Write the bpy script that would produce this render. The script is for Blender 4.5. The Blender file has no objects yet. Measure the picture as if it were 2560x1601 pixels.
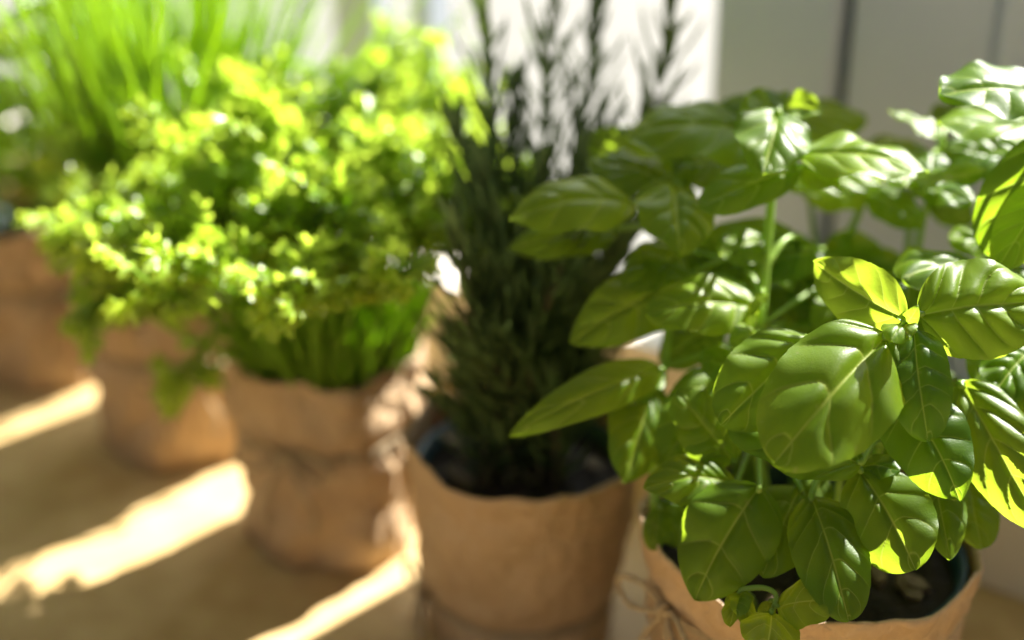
import bpy, math, random
import numpy as np
from mathutils import Vector, Matrix, noise

R = math.radians
rnd = random.Random(7)
scene = bpy.context.scene
COL = scene.collection

# ------------------------------------------------------------------ camera
CAMZ = 0.42
PITCH = R(25)
FPX = 2560 * 50 / 36.0
cam_d = bpy.data.cameras.new('camera')
cam = bpy.data.objects.new('camera', cam_d)
COL.objects.link(cam)
cam.location = (0, 0, CAMZ)
cam.rotation_euler = (R(90) - PITCH, 0, 0)
cam_d.lens = 50
cam_d.sensor_width = 36
cam_d.clip_start = 0.01
cam_d.clip_end = 400
cam_d.dof.use_dof = True
cam_d.dof.focus_distance = 0.478
cam_d.dof.aperture_fstop = 2.85
cam_d.dof.aperture_blades = 0
scene.camera = cam

# ------------------------------------------------------------------ light
SUN_EL = R(39)
SUN_H = Vector((0.70, 0.72, 0)).normalized()
SUN = Vector((SUN_H.x * math.cos(SUN_EL), SUN_H.y * math.cos(SUN_EL), math.sin(SUN_EL)))
world = bpy.data.worlds.new('World')
scene.world = world
world.use_nodes = True
wn = world.node_tree.nodes
wn.clear()
wo = wn.new('ShaderNodeOutputWorld')
bg = wn.new('ShaderNodeBackground')
bg.inputs['Color'].default_value = (1.0, 0.97, 0.93, 1)
bg.inputs['Strength'].default_value = 0.062
world.node_tree.links.new(bg.outputs[0], wo.inputs['Surface'])

sun_d = bpy.data.lights.new('sun', 'SUN')
sun_d.energy = 5.0
sun_d.angle = R(0.55)
sun_d.color = (1.0, 0.95, 0.88)
sun = bpy.data.objects.new('sun', sun_d)
COL.objects.link(sun)
sun.location = SUN * 3
sun.rotation_euler = (-SUN).to_track_quat('-Z', 'Y').to_euler()

# daylight that falls in through the window behind the row
win_d = bpy.data.lights.new('window_light', 'AREA')
win_d.shape = 'RECTANGLE'
win_d.size = 1.8
win_d.size_y = 1.1
win_d.energy = 7.5
win_d.color = (0.90, 0.96, 1.0)
win = bpy.data.objects.new('window_light', win_d)
COL.objects.link(win)
win.location = (0.75, 1.75, 1.35)
win.rotation_euler = (Vector((0.0, 0.60, 0.12)) - win.location).to_track_quat('-Z', 'Y').to_euler()

vs = scene.view_settings
scene.display_settings.display_device = 'sRGB'
vs.view_transform = 'Standard'
vs.look = 'None'
vs.exposure = 2.55
vs.gamma = 1.0
vs.use_curve_mapping = False
scene.render.engine = 'CYCLES'
scene.cycles.use_denoising = True
scene.cycles.max_bounces = 6
scene.cycles.diffuse_bounces = 4
scene.cycles.glossy_bounces = 2
scene.cycles.transmission_bounces = 5
scene.cycles.use_adaptive_sampling = True
scene.cycles.adaptive_threshold = 0.02
scene.cycles.caustics_reflective = False
scene.cycles.caustics_refractive = False
scene.cycles.transparent_max_bounces = 8
scene.cycles.sample_clamp_indirect = 6.0

# ------------------------------------------------------------------ helpers
CF = Vector((0, math.cos(PITCH), -math.sin(PITCH)))
CU = Vector((0, math.sin(PITCH), math.cos(PITCH)))
CR = Vector((1, 0, 0))
CAM = Vector((0, 0, CAMZ))
K = 2560 / 2418.0


def at(u, v, d):
    """point that lies d metres away at picture position (u, v) (2418 px wide picture)"""
    u *= K
    v *= K
    return CAM + d * (CF + (u - 1280) / FPX * CR + (800 - v) / FPX * CU)


def tag(o, label=None, cat=None, group=None, kind=None):
    if label: o['label'] = label
    if cat: o['category'] = cat
    if group: o['group'] = group
    if kind: o['kind'] = kind
    return o


def empty(name, loc):
    o = bpy.data.objects.new(name, None)
    o.empty_display_size = 0.02
    COL.objects.link(o)
    o.location = loc
    return o


class MB:
    """collects geometry for one mesh"""
    def __init__(self):
        self.v = []; self.f = []; self.uv = []

    def add(self, verts, faces, uvs=None):
        n = len(self.v)
        self.v += [tuple(p) for p in verts]
        self.f += [tuple(i + n for i in f) for f in faces]
        self.uv += uvs if uvs else [(0.5, 0.5)] * len(verts)

    def box(self, c, s, rz=0):
        vs_ = []
        for z in (-1, 1):
            for x, y in ((-1, -1), (1, -1), (1, 1), (-1, 1)):
                px, py = x * s[0] / 2, y * s[1] / 2
                vs_.append((c[0] + px * math.cos(rz) - py * math.sin(rz),
                            c[1] + px * math.sin(rz) + py * math.cos(rz), c[2] + z * s[2] / 2))
        self.add(vs_, [(3, 2, 1, 0), (4, 5, 6, 7), (0, 1, 5, 4), (1, 2, 6, 5), (2, 3, 7, 6), (3, 0, 4, 7)])

    def tube(self, pts, radii, sides=8, cap=True):
        pts = [Vector(p) for p in pts]
        n = len(pts)
        if not hasattr(radii, '__len__'):
            radii = [radii] * n
        t0 = (pts[1] - pts[0]).normalized()
        ref = Vector((0, 0, 1)) if abs(t0.z) < 0.9 else Vector((1, 0, 0))
        x = t0.cross(ref).normalized()
        verts, uvs, faces = [], [], []
        for i, p in enumerate(pts):
            t = (pts[min(i + 1, n - 1)] - pts[max(i - 1, 0)])
            t = t.normalized() if t.length > 1e-9 else t0
            x = (x - t * x.dot(t))
            x = x.normalized() if x.length > 1e-6 else t.orthogonal().normalized()
            y = t.cross(x)
            for k in range(sides):
                a = 2 * math.pi * k / sides
                verts.append(p + (x * math.cos(a) + y * math.sin(a)) * radii[i])
                uvs.append((i / (n - 1), k / sides))
        for i in range(n - 1):
            for k in range(sides):
                k2 = (k + 1) % sides
                faces.append((i * sides + k, i * sides + k2, (i + 1) * sides + k2, (i + 1) * sides + k))
        if cap:
            faces.append(tuple(range(sides - 1, -1, -1)))
            faces.append(tuple((n - 1) * sides + k for k in range(sides)))
        self.add(verts, faces, uvs)

    def mesh(self, name, mat, smooth=True):
        me = bpy.data.meshes.new(name)
        me.from_pydata(self.v, [], self.f)
        uvl = me.uv_layers.new(name='UVMap')
        idx = np.zeros(len(me.loops), dtype=np.int32)
        me.loops.foreach_get('vertex_index', idx)
        uvl.data.foreach_set('uv', np.array(self.uv, dtype=np.float32)[idx].ravel())
        if smooth:
            me.polygons.foreach_set('use_smooth', [True] * len(me.polygons))
        me.materials.append(mat)
        me.update()
        return me

    def build(self, name, mat, parent=None, smooth=True, origin=None):
        """origin: world position the vertices are stored relative to"""
        org = origin if origin is not None else (root_loc(parent) if parent else Vector((0, 0, 0)))
        self.v = [(p[0] - org[0], p[1] - org[1], p[2] - org[2]) for p in self.v]
        o = bpy.data.objects.new(name, self.mesh(name, mat, smooth))
        COL.objects.link(o)
        if parent:
            o.parent = parent
        elif origin is not None:
            o.location = origin
        return o


def root_loc(o):
    v = Vector((0, 0, 0))
    while o:
        v += o.location
        o = o.parent
    return v


def bez(pts, n):
    """smooth Catmull-Rom through points"""
    pts = [Vector(p) for p in pts]
    if len(pts) == 2:
        return [pts[0].lerp(pts[1], i / (n - 1)) for i in range(n)]
    P = [pts[0] * 2 - pts[1]] + pts + [pts[-1] * 2 - pts[-2]]
    out = []
    m = len(pts) - 1
    for i in range(n):
        f = i / (n - 1) * m
        k = min(int(f), m - 1)
        t = f - k
        a, b, c, d = P[k], P[k + 1], P[k + 2], P[k + 3]
        out.append(0.5 * ((2 * b) + (c - a) * t + (2 * a - 5 * b + 4 * c - d) * t * t + (3 * b - a - 3 * c + d) * t ** 3))
    return out


# ------------------------------------------------------------------ materials
def new_mat(name):
    m = bpy.data.materials.new(name)
    m.use_nodes = True
    nt = m.node_tree
    nt.nodes.clear()
    out = nt.nodes.new('ShaderNodeOutputMaterial')
    return m, nt, out


def nd(nt, typ, **kw):
    n = nt.nodes.new(typ)
    for k, v in kw.items():
        if k in n.inputs.keys():
            n.inputs[k].default_value = v
        else:
            setattr(n, k, v)
    return n


def math_n(nt, op, a, b=None, c=None, clamp=False):
    n = nt.nodes.new('ShaderNodeMath')
    n.operation = op
    n.use_clamp = clamp
    for i, x in enumerate((a, b, c)):
        if x is None: continue
        if isinstance(x, (int, float)): n.inputs[i].default_value = x
        else: nt.links.new(x, n.inputs[i])
    return n.outputs[0]


def mix_c(nt, fac, a, b, typ='MIX'):
    n = nt.nodes.new('ShaderNodeMix')
    n.data_type = 'RGBA'
    n.blend_type = typ
    for sock, x in ((n.inputs[0], fac), (n.inputs[6], a), (n.inputs[7], b)):
        if isinstance(x, (int, float)): sock.default_value = x
        elif isinstance(x, tuple): sock.default_value = (*x, 1.0)
        else: nt.links.new(x, sock)
    return n.outputs[2]


def leaf_material(name, refl, refl2, trans, trans2, vein, tfac=0.45, rough=0.33, veins=1.0, strength=1.0, fine=60.0, back=None, spec=0.5):
    m, nt, out = new_mat(name)
    L = nt.links
    uv = nd(nt, 'ShaderNodeUVMap')
    sep = nd(nt, 'ShaderNodeSeparateXYZ')
    L.new(uv.outputs[0], sep.inputs[0])
    s = sep.outputs[0]
    t = math_n(nt, 'ABSOLUTE', math_n(nt, 'MULTIPLY_ADD', sep.outputs[1], 2.0, -1.0))
    tc = nd(nt, 'ShaderNodeTexCoord')
    oi = nd(nt, 'ShaderNodeObjectInfo')
    # veins: the uv's first number counts the side veins (set per leaf), the second runs across the blade
    phi = math_n(nt, 'MULTIPLY', s, veins)
    dist = math_n(nt, 'ABSOLUTE', math_n(nt, 'SUBTRACT', phi, math_n(nt, 'ROUND', phi)))
    side = math_n(nt, 'SUBTRACT', 1.0, math_n(nt, 'MULTIPLY', dist, 21.0), clamp=True)
    side = math_n(nt, 'MULTIPLY', side, math_n(nt, 'SUBTRACT', 1.0, math_n(nt, 'POWER', t, 3.0)))
    mid = math_n(nt, 'SUBTRACT', 1.0, math_n(nt, 'MULTIPLY', t, 24.0), clamp=True)
    vmask = math_n(nt, 'MAXIMUM', math_n(nt, 'MULTIPLY', side, 0.7), mid)
    vmask = math_n(nt, 'MULTIPLY', vmask, strength)
    no = nd(nt, 'ShaderNodeTexNoise', Scale=55.0, Detail=4.0)
    L.new(tc.outputs['Object'], no.inputs['Vector'])
    var = math_n(nt, 'ADD', math_n(nt, 'MULTIPLY', no.outputs[0], 0.7), math_n(nt, 'MULTIPLY', math_n(nt, 'SUBTRACT', oi.outputs['Random'], 0.3), 0.75), clamp=True)
    rc = mix_c(nt, var, refl, refl2)
    # a few dry specks and pale blemishes
    sp = nd(nt, 'ShaderNodeTexNoise', Scale=210.0, Detail=2.0)
    L.new(tc.outputs['Object'], sp.inputs['Vector'])
    speck = math_n(nt, 'MULTIPLY', math_n(nt, 'SUBTRACT', sp.outputs[0], 0.69), 14.0, clamp=True)
    rc = mix_c(nt, math_n(nt, 'MULTIPLY', speck, 0.55), rc, (0.20, 0.19, 0.07))
    rc = mix_c(nt, math_n(nt, 'MULTIPLY', vmask, 0.75), rc, vein)
    tcol = mix_c(nt, var, trans, trans2)
    tcol = mix_c(nt, math_n(nt, 'MULTIPLY', vmask, 0.6), tcol, tuple(min(1, c * 1.25 + 0.02) for c in vein))
    vor = nd(nt, 'ShaderNodeTexVoronoi', feature='DISTANCE_TO_EDGE', Scale=fine * 14)
    L.new(tc.outputs['Object'], vor.inputs['Vector'])
    net = math_n(nt, 'SUBTRACT', 1.0, math_n(nt, 'MULTIPLY', vor.outputs['Distance'], 16.0), clamp=True)
    tcol = mix_c(nt, math_n(nt, 'MULTIPLY', net, 0.10 * strength), tcol, tuple(min(1, c * 1.2) for c in vein))
    if back:
        geo = nd(nt, 'ShaderNodeNewGeometry')
        rc = mix_c(nt, geo.outputs['Backfacing'], rc, back)
    # fine cell relief between the veins
    no2 = nd(nt, 'ShaderNodeTexNoise', Scale=fine * 4, Detail=3.0)
    L.new(tc.outputs['Object'], no2.inputs['Vector'])
    h = math_n(nt, 'ADD', math_n(nt, 'MULTIPLY', math_n(nt, 'MINIMUM', vor.outputs['Distance'], 0.15), 1.2), math_n(nt, 'ADD', math_n(nt, 'MULTIPLY', no2.outputs[0], 0.7), math_n(nt, 'MULTIPLY', vmask, -0.5)))
    bump = nd(nt, 'ShaderNodeBump', Strength=0.30, Distance=0.0004)
    L.new(h, bump.inputs['Height'])
    p = nd(nt, 'ShaderNodeBsdfPrincipled')
    L.new(rc, p.inputs['Base Color'])
    L.new(math_n(nt, 'ADD', math_n(nt, 'MULTIPLY', no2.outputs[0], 0.22), rough - 0.10), p.inputs['Roughness'])
    p.inputs['Specular IOR Level'].default_value = spec
    L.new(bump.outputs[0], p.inputs['Normal'])
    tr = nd(nt, 'ShaderNodeBsdfTranslucent')
    L.new(tcol, tr.inputs['Color'])
    L.new(bump.outputs[0], tr.inputs['Normal'])
    mx = nd(nt, 'ShaderNodeMixShader')
    mx.inputs[0].default_value = tfac
    L.new(p.outputs[0], mx.inputs[1])
    L.new(tr.outputs[0], mx.inputs[2])
    L.new(mx.outputs[0], out.inputs['Surface'])
    return m


def simple_mat(name, c1, c2, scale=30.0, rough=0.6, bump=0.2, bdist=0.001, detail=5.0, trans=None, tfac=0.0, stretch=(1, 1, 1), spec=0.4):
    m, nt, out = new_mat(name)
    L = nt.links
    tc = nd(nt, 'ShaderNodeTexCoord')
    mp = nd(nt, 'ShaderNodeMapping')
    mp.inputs['Scale'].default_value = stretch
    L.new(tc.outputs['Object'], mp.inputs['Vector'])
    no = nd(nt, 'ShaderNodeTexNoise', Scale=scale, Detail=detail, Roughness=0.6)
    L.new(mp.outputs[0], no.inputs['Vector'])
    ramp = nd(nt, 'ShaderNodeMapRange')
    ramp.inputs[1].default_value = 0.3
    ramp.inputs[2].default_value = 0.7
    L.new(no.outputs[0], ramp.inputs[0])
    c = mix_c(nt, ramp.outputs[0], c1, c2)
    p = nd(nt, 'ShaderNodeBsdfPrincipled')
    L.new(c, p.inputs['Base Color'])
    p.inputs['Roughness'].default_value = rough
    p.inputs['Specular IOR Level'].default_value = spec
    if bump:
        no2 = nd(nt, 'ShaderNodeTexNoise', Scale=scale * 4, Detail=4.0)
        L.new(mp.outputs[0], no2.inputs['Vector'])
        b = nd(nt, 'ShaderNodeBump', Strength=bump, Distance=bdist)
        L.new(no2.outputs[0], b.inputs['Height'])
        L.new(b.outputs[0], p.inputs['Normal'])
    if trans:
        tr = nd(nt, 'ShaderNodeBsdfTranslucent')
        tr.inputs['Color'].default_value = (*trans, 1)
        mx = nd(nt, 'ShaderNodeMixShader')
        mx.inputs[0].default_value = tfac
        L.new(p.outputs[0], mx.inputs[1])
        L.new(tr.outputs[0], mx.inputs[2])
        L.new(mx.outputs[0], out.inputs['Surface'])
    else:
        L.new(p.outputs[0], out.inputs['Surface'])
    return m


def paper_material():
    m, nt, out = new_mat('kraft_paper')
    L = nt.links
    tc = nd(nt, 'ShaderNodeTexCoord')
    no = nd(nt, 'ShaderNodeTexNoise', Scale=28.0, Detail=6.0, Roughness=0.65)
    L.new(tc.outputs['Object'], no.inputs['Vector'])
    mp = nd(nt, 'ShaderNodeMapping')
    mp.inputs['Scale'].default_value = (1, 1, 0.12)
    L.new(tc.outputs['Object'], mp.inputs['Vector'])
    fib = nd(nt, 'ShaderNodeTexNoise', Scale=900.0, Detail=3.0)
    L.new(mp.outputs[0], fib.inputs['Vector'])
    warp = nd(nt, 'ShaderNodeMix', data_type='VECTOR')
    warp.inputs[0].default_value = 0.03
    L.new(tc.outputs['Object'], warp.inputs[4])
    L.new(no.outputs['Color'], warp.inputs[5])
    v1 = nd(nt, 'ShaderNodeTexVoronoi', feature='DISTANCE_TO_EDGE', Scale=42.0)
    L.new(warp.outputs[1], v1.inputs['Vector'])
    v2 = nd(nt, 'ShaderNodeTexVoronoi', feature='DISTANCE_TO_EDGE', Scale=95.0)
    L.new(warp.outputs[1], v2.inputs['Vector'])
    c = mix_c(nt, no.outputs[0], (0.42, 0.28, 0.145), (0.60, 0.43, 0.25))
    c = mix_c(nt, math_n(nt, 'MULTIPLY', fib.outputs[0], 0.30), c, (0.30, 0.19, 0.10))
    crease = math_n(nt, 'SUBTRACT', 1.0, math_n(nt, 'MULTIPLY', v1.outputs['Distance'], 14.0), clamp=True)
    c = mix_c(nt, math_n(nt, 'MULTIPLY', crease, 0.22), c, (0.62, 0.47, 0.32))
    h = math_n(nt, 'ADD', math_n(nt, 'MULTIPLY', v1.outputs['Distance'], 1.0), math_n(nt, 'MULTIPLY', v2.outputs['Distance'], 0.4))
    h = math_n(nt, 'ADD', h, math_n(nt, 'MULTIPLY', fib.outputs[0], 0.03))
    b = nd(nt, 'ShaderNodeBump', Strength=0.75, Distance=0.006)
    L.new(h, b.inputs['Height'])
    p = nd(nt, 'ShaderNodeBsdfPrincipled')
    L.new(c, p.inputs['Base Color'])
    p.inputs['Roughness'].default_value = 0.62
    L.new(b.outputs[0], p.inputs['Normal'])
    tr = nd(nt, 'ShaderNodeBsdfTranslucent')
    tr.inputs['Color'].default_value = (0.62, 0.30, 0.09, 1)
    mx = nd(nt, 'ShaderNodeMixShader')
    mx.inputs[0].default_value = 0.15
    L.new(p.outputs[0], mx.inputs[1])
    L.new(tr.outputs[0], mx.inputs[2])
    L.new(mx.outputs[0], out.inputs['Surface'])
    return m


M = {}
M['basil'] = leaf_material('basil_leaf', (0.022, 0.072, 0.002), (0.140, 0.225, 0.007), (0.27, 0.45, 0.012), (0.45, 0.60, 0.036),
                           (0.40, 0.48, 0.08), tfac=0.52, rough=0.40, back=(0.10, 0.18, 0.03), spec=0.26)
M['basil_stem'] = simple_mat('basil_stem', (0.16, 0.28, 0.03), (0.24, 0.36, 0.06), 60, 0.4, 0.15, 0.0005, trans=(0.35, 0.55, 0.05), tfac=0.3)
M['parsley'] = leaf_material('parsley_leaf', (0.11, 0.21, 0.014), (0.25, 0.37, 0.035), (0.42, 0.62, 0.03), (0.62, 0.77, 0.08),
                             (0.25, 0.4, 0.06), tfac=0.48, rough=0.32, veins=3.0, strength=0.5)
M['parsley_stem'] = simple_mat('parsley_stem', (0.16, 0.32, 0.02), (0.28, 0.42, 0.05), 60, 0.4, 0.1, 0.0005, trans=(0.5, 0.72, 0.03), tfac=0.5)
M['chive'] = simple_mat('chive_blade', (0.11, 0.23, 0.025), (0.21, 0.35, 0.05), 40, 0.36, 0.1, 0.0005, trans=(0.56, 0.74, 0.08), tfac=0.55, stretch=(1, 1, 0.2))
M['rosemary'] = leaf_material('rosemary_needle', (0.036, 0.072, 0.022), (0.085, 0.13, 0.048), (0.15, 0.22, 0.05), (0.22, 0.30, 0.08),
                              (0.06, 0.09, 0.03), tfac=0.25, rough=0.5, strength=0.3, back=(0.07, 0.11, 0.035), spec=0.22)
M['rosemary_stem'] = simple_mat('rosemary_stem', (0.06, 0.06, 0.025), (0.12, 0.10, 0.05), 80, 0.7)
M['balm'] = leaf_material('balm_leaf', (0.07, 0.17, 0.015), (0.14, 0.26, 0.03), (0.32, 0.52, 0.02), (0.5, 0.68, 0.03),
                          (0.25, 0.38, 0.07), tfac=0.45, rough=0.4)
M['paper'] = paper_material()
M['liner'] = simple_mat('teal_plastic', (0.005, 0.026, 0.032), (0.008, 0.036, 0.042), 20, 0.35, 0.0)
M['soil'] = simple_mat('potting_soil', (0.006, 0.004, 0.003), (0.035, 0.022, 0.013), 90, 0.9, 0.8, 0.004, detail=8)
M['bark'] = simple_mat('bark_chip', (0.06, 0.04, 0.02), (0.20, 0.14, 0.08), 90, 0.8, 0.4, 0.002)
M['twine'] = simple_mat('jute_twine', (0.30, 0.22, 0.12), (0.46, 0.36, 0.22), 500, 0.85, 0.6, 0.001)
M['table'] = simple_mat('sandy_board', (0.42, 0.28, 0.11), (0.56, 0.405, 0.19), 45, 0.6, 0.25, 0.001, detail=9, stretch=(1, 1, 1))
M['sill'] = simple_mat('white_paint', (0.66, 0.60, 0.52), (0.72, 0.66, 0.58), 12, 0.5, 0.1, 0.001)
M['grey'] = simple_mat('grey_paint', (0.39, 0.455, 0.55), (0.45, 0.515, 0.61), 8, 0.5, 0.1, 0.001)
M['gap_shade'] = simple_mat('gap_shade_grey', (0.05, 0.05, 0.05), (0.08, 0.08, 0.08), 20, 0.6)  # dark grey standing in for the shade between boards
M['terrace'] = simple_mat('pale_terrace', (0.115, 0.116, 0.106), (0.145, 0.146, 0.134), 2.0, 0.8, 0.2, 0.004)

# ------------------------------------------------------------------ the setting
ROW = Vector((-0.79, 0.61, 0)).normalized()      # the row of pots and the window run this way
NRM = Vector((0.61, 0.79, 0)).normalized()       # away from the camera, square to the row
EDGE0 = Vector((0.241, 0.579, 0))                # a point of the sill's back edge

mb = MB()
c = EDGE0 - NRM * 0.55
ang = math.atan2(ROW.y, ROW.x)
mb.box((c.x, c.y, -0.015), (3.2, 1.30, 0.03), ang)
table = tag(mb.build('table', M['table'], smooth=False), kind='structure', label='sandy brown table top under the herb pots', cat=None)

mb = MB()
mb.add([(-120, -60, -0.75), (120, -60, -0.75), (120, 200, -0.75), (-120, 200, -0.75)], [(0, 1, 2, 3)])
tag(mb.build('terrace', M['terrace'], smooth=False), kind='structure')


def along(s, off=0.0, z=0.0):
    """point s metres along the window line (positive = to the right) and off behind it"""
    p = EDGE0 - ROW * s + NRM * off
    return Vector((p.x, p.y, z))


# low white ledge along the back edge of the table
led = empty('window_ledge', along(-0.5, 0.02, 0))
tag(led, 'low white painted window ledge along the back edge of the table', 'ledge')
mb = MB()
p = along(-0.42, 0.014, 0.0320)
mb.box((p.x, p.y, p.z), (1.5, 0.024, 0.062), ang)
mb.build('upright', M['sill'], led, smooth=False)
mb = MB()
p = along(-0.42, 0.020, 0.0695)
mb.box((p.x, p.y, p.z), (1.5, 0.045, 0.011), ang)
mb.build('cap', M['sill'], led, smooth=False)

# grey boards behind the basil
pan = empty('board_screen', along(0.0, 0.06, 0.0))
tag(pan, 'grey painted screen of upright boards standing behind the basil', 'screen')
edges = [-0.212, -0.141, -0.136, -0.0615, -0.0605, 0.000, 0.017, 0.20, 0.203, 0.40]
for i in range(0, 10, 2):
    s0, s1 = edges[i], edges[i + 1]
    mb = MB()
    h = 0.437 if i < 4 else 0.325
    p = along((s0 + s1) / 2, 0.062 + 0.002 * (i % 4), h / 2 + 0.001)
    w, dpt, bv = s1 - s0, 0.014, 0.003
    # a board with rounded front edges
    prof = [(-w / 2, dpt / 2), (-w / 2, -dpt / 2 + bv), (-w / 2 + bv, -dpt / 2), (w / 2 - bv, -dpt / 2), (w / 2, -dpt / 2 + bv), (w / 2, dpt / 2)]
    vs_ = []
    for z in (-h / 2, h / 2):
        for x, y in prof:
            q = -ROW * x + NRM * y
            vs_.append((p.x + q.x, p.y + q.y, p.z + z))
    n = len(prof)
    fs = [(k, (k + 1) % n, n + (k + 1) % n, n + k) for k in range(n)] + [tuple(range(n - 1, -1, -1)), tuple(range(n, 2 * n))]
    mb.add(vs_, fs)
    mb.build('board', M['grey'], pan, smooth=False)
mb = MB()
p = along(0.095, 0.094, 0.155)
mb.box((p.x, p.y, p.z), (0.59, 0.012, 0.295), ang)
mb.build('backing', M['grey'], pan, smooth=False)
for s0, w in ((0.0085, 0.0165), (-0.1385, 0.0045), (0.2015, 0.0025)):  # added dark strips that paint the shade into the gaps between boards
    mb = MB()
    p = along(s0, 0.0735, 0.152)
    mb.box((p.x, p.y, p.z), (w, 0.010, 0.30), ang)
    mb.build('gap_shade', M['gap_shade'], pan, smooth=False)

# slim grey post and narrow board further along the window
for (s, off, w, dp, hh, nm, lab) in ((-0.405, 0.05, 0.012, 0.02, 0.32, 'window_post', 'slim grey window post rising behind the parsley'),
                                     (-0.475, 0.06, 0.036, 0.012, 0.32, 'window_board', 'narrow grey window board rising beside the chives')):
    mb = MB()
    p = along(s, off, 0)
    q = 0.003
    for zz, ww in ((hh / 2, 0.0), (0.012, 0.006), (hh - 0.004, 0.005)):
        mb.box((p.x, p.y, zz), (w + ww, dp + ww, hh if ww == 0 else 0.022 if zz < 0.1 else 0.014), ang)
    tag(mb.build(nm, M['grey'], smooth=False), lab, 'post' if 'post' in nm else 'board')

# ------------------------------------------------------------------ pots
POTS = {'basil': Vector((0.117, 0.474, 0)), 'rosemary': Vector((0.0045, 0.562, 0)), 'parsley': Vector((-0.0925, 0.640, 0)),
        'chive': Vector((-0.192, 0.745, 0)), 'balm': Vector((-0.298, 0.838, 0))}


def wrap_radius(th, f, rt, rb, crump, seed, belly=0.0):
    r = rb + (rt - rb) * f + belly * math.sin(math.pi * f)
    p = Vector((math.cos(th) * 1.3, math.sin(th) * 1.3, f * 1.6)) + Vector((seed * 3.1, seed, 0))
    v = noise.noise(p * 1.4) * 0.9
    cells, _ = noise.voronoi(p * 2.1)
    v += (cells[1] - cells[0]) * 1.0 - 0.35
    cells, _ = noise.voronoi(p * 4.3 + Vector((5, 2, 1)))
    v += ((cells[1] - cells[0]) - 0.2) * 0.45
    return r + v * crump


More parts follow.
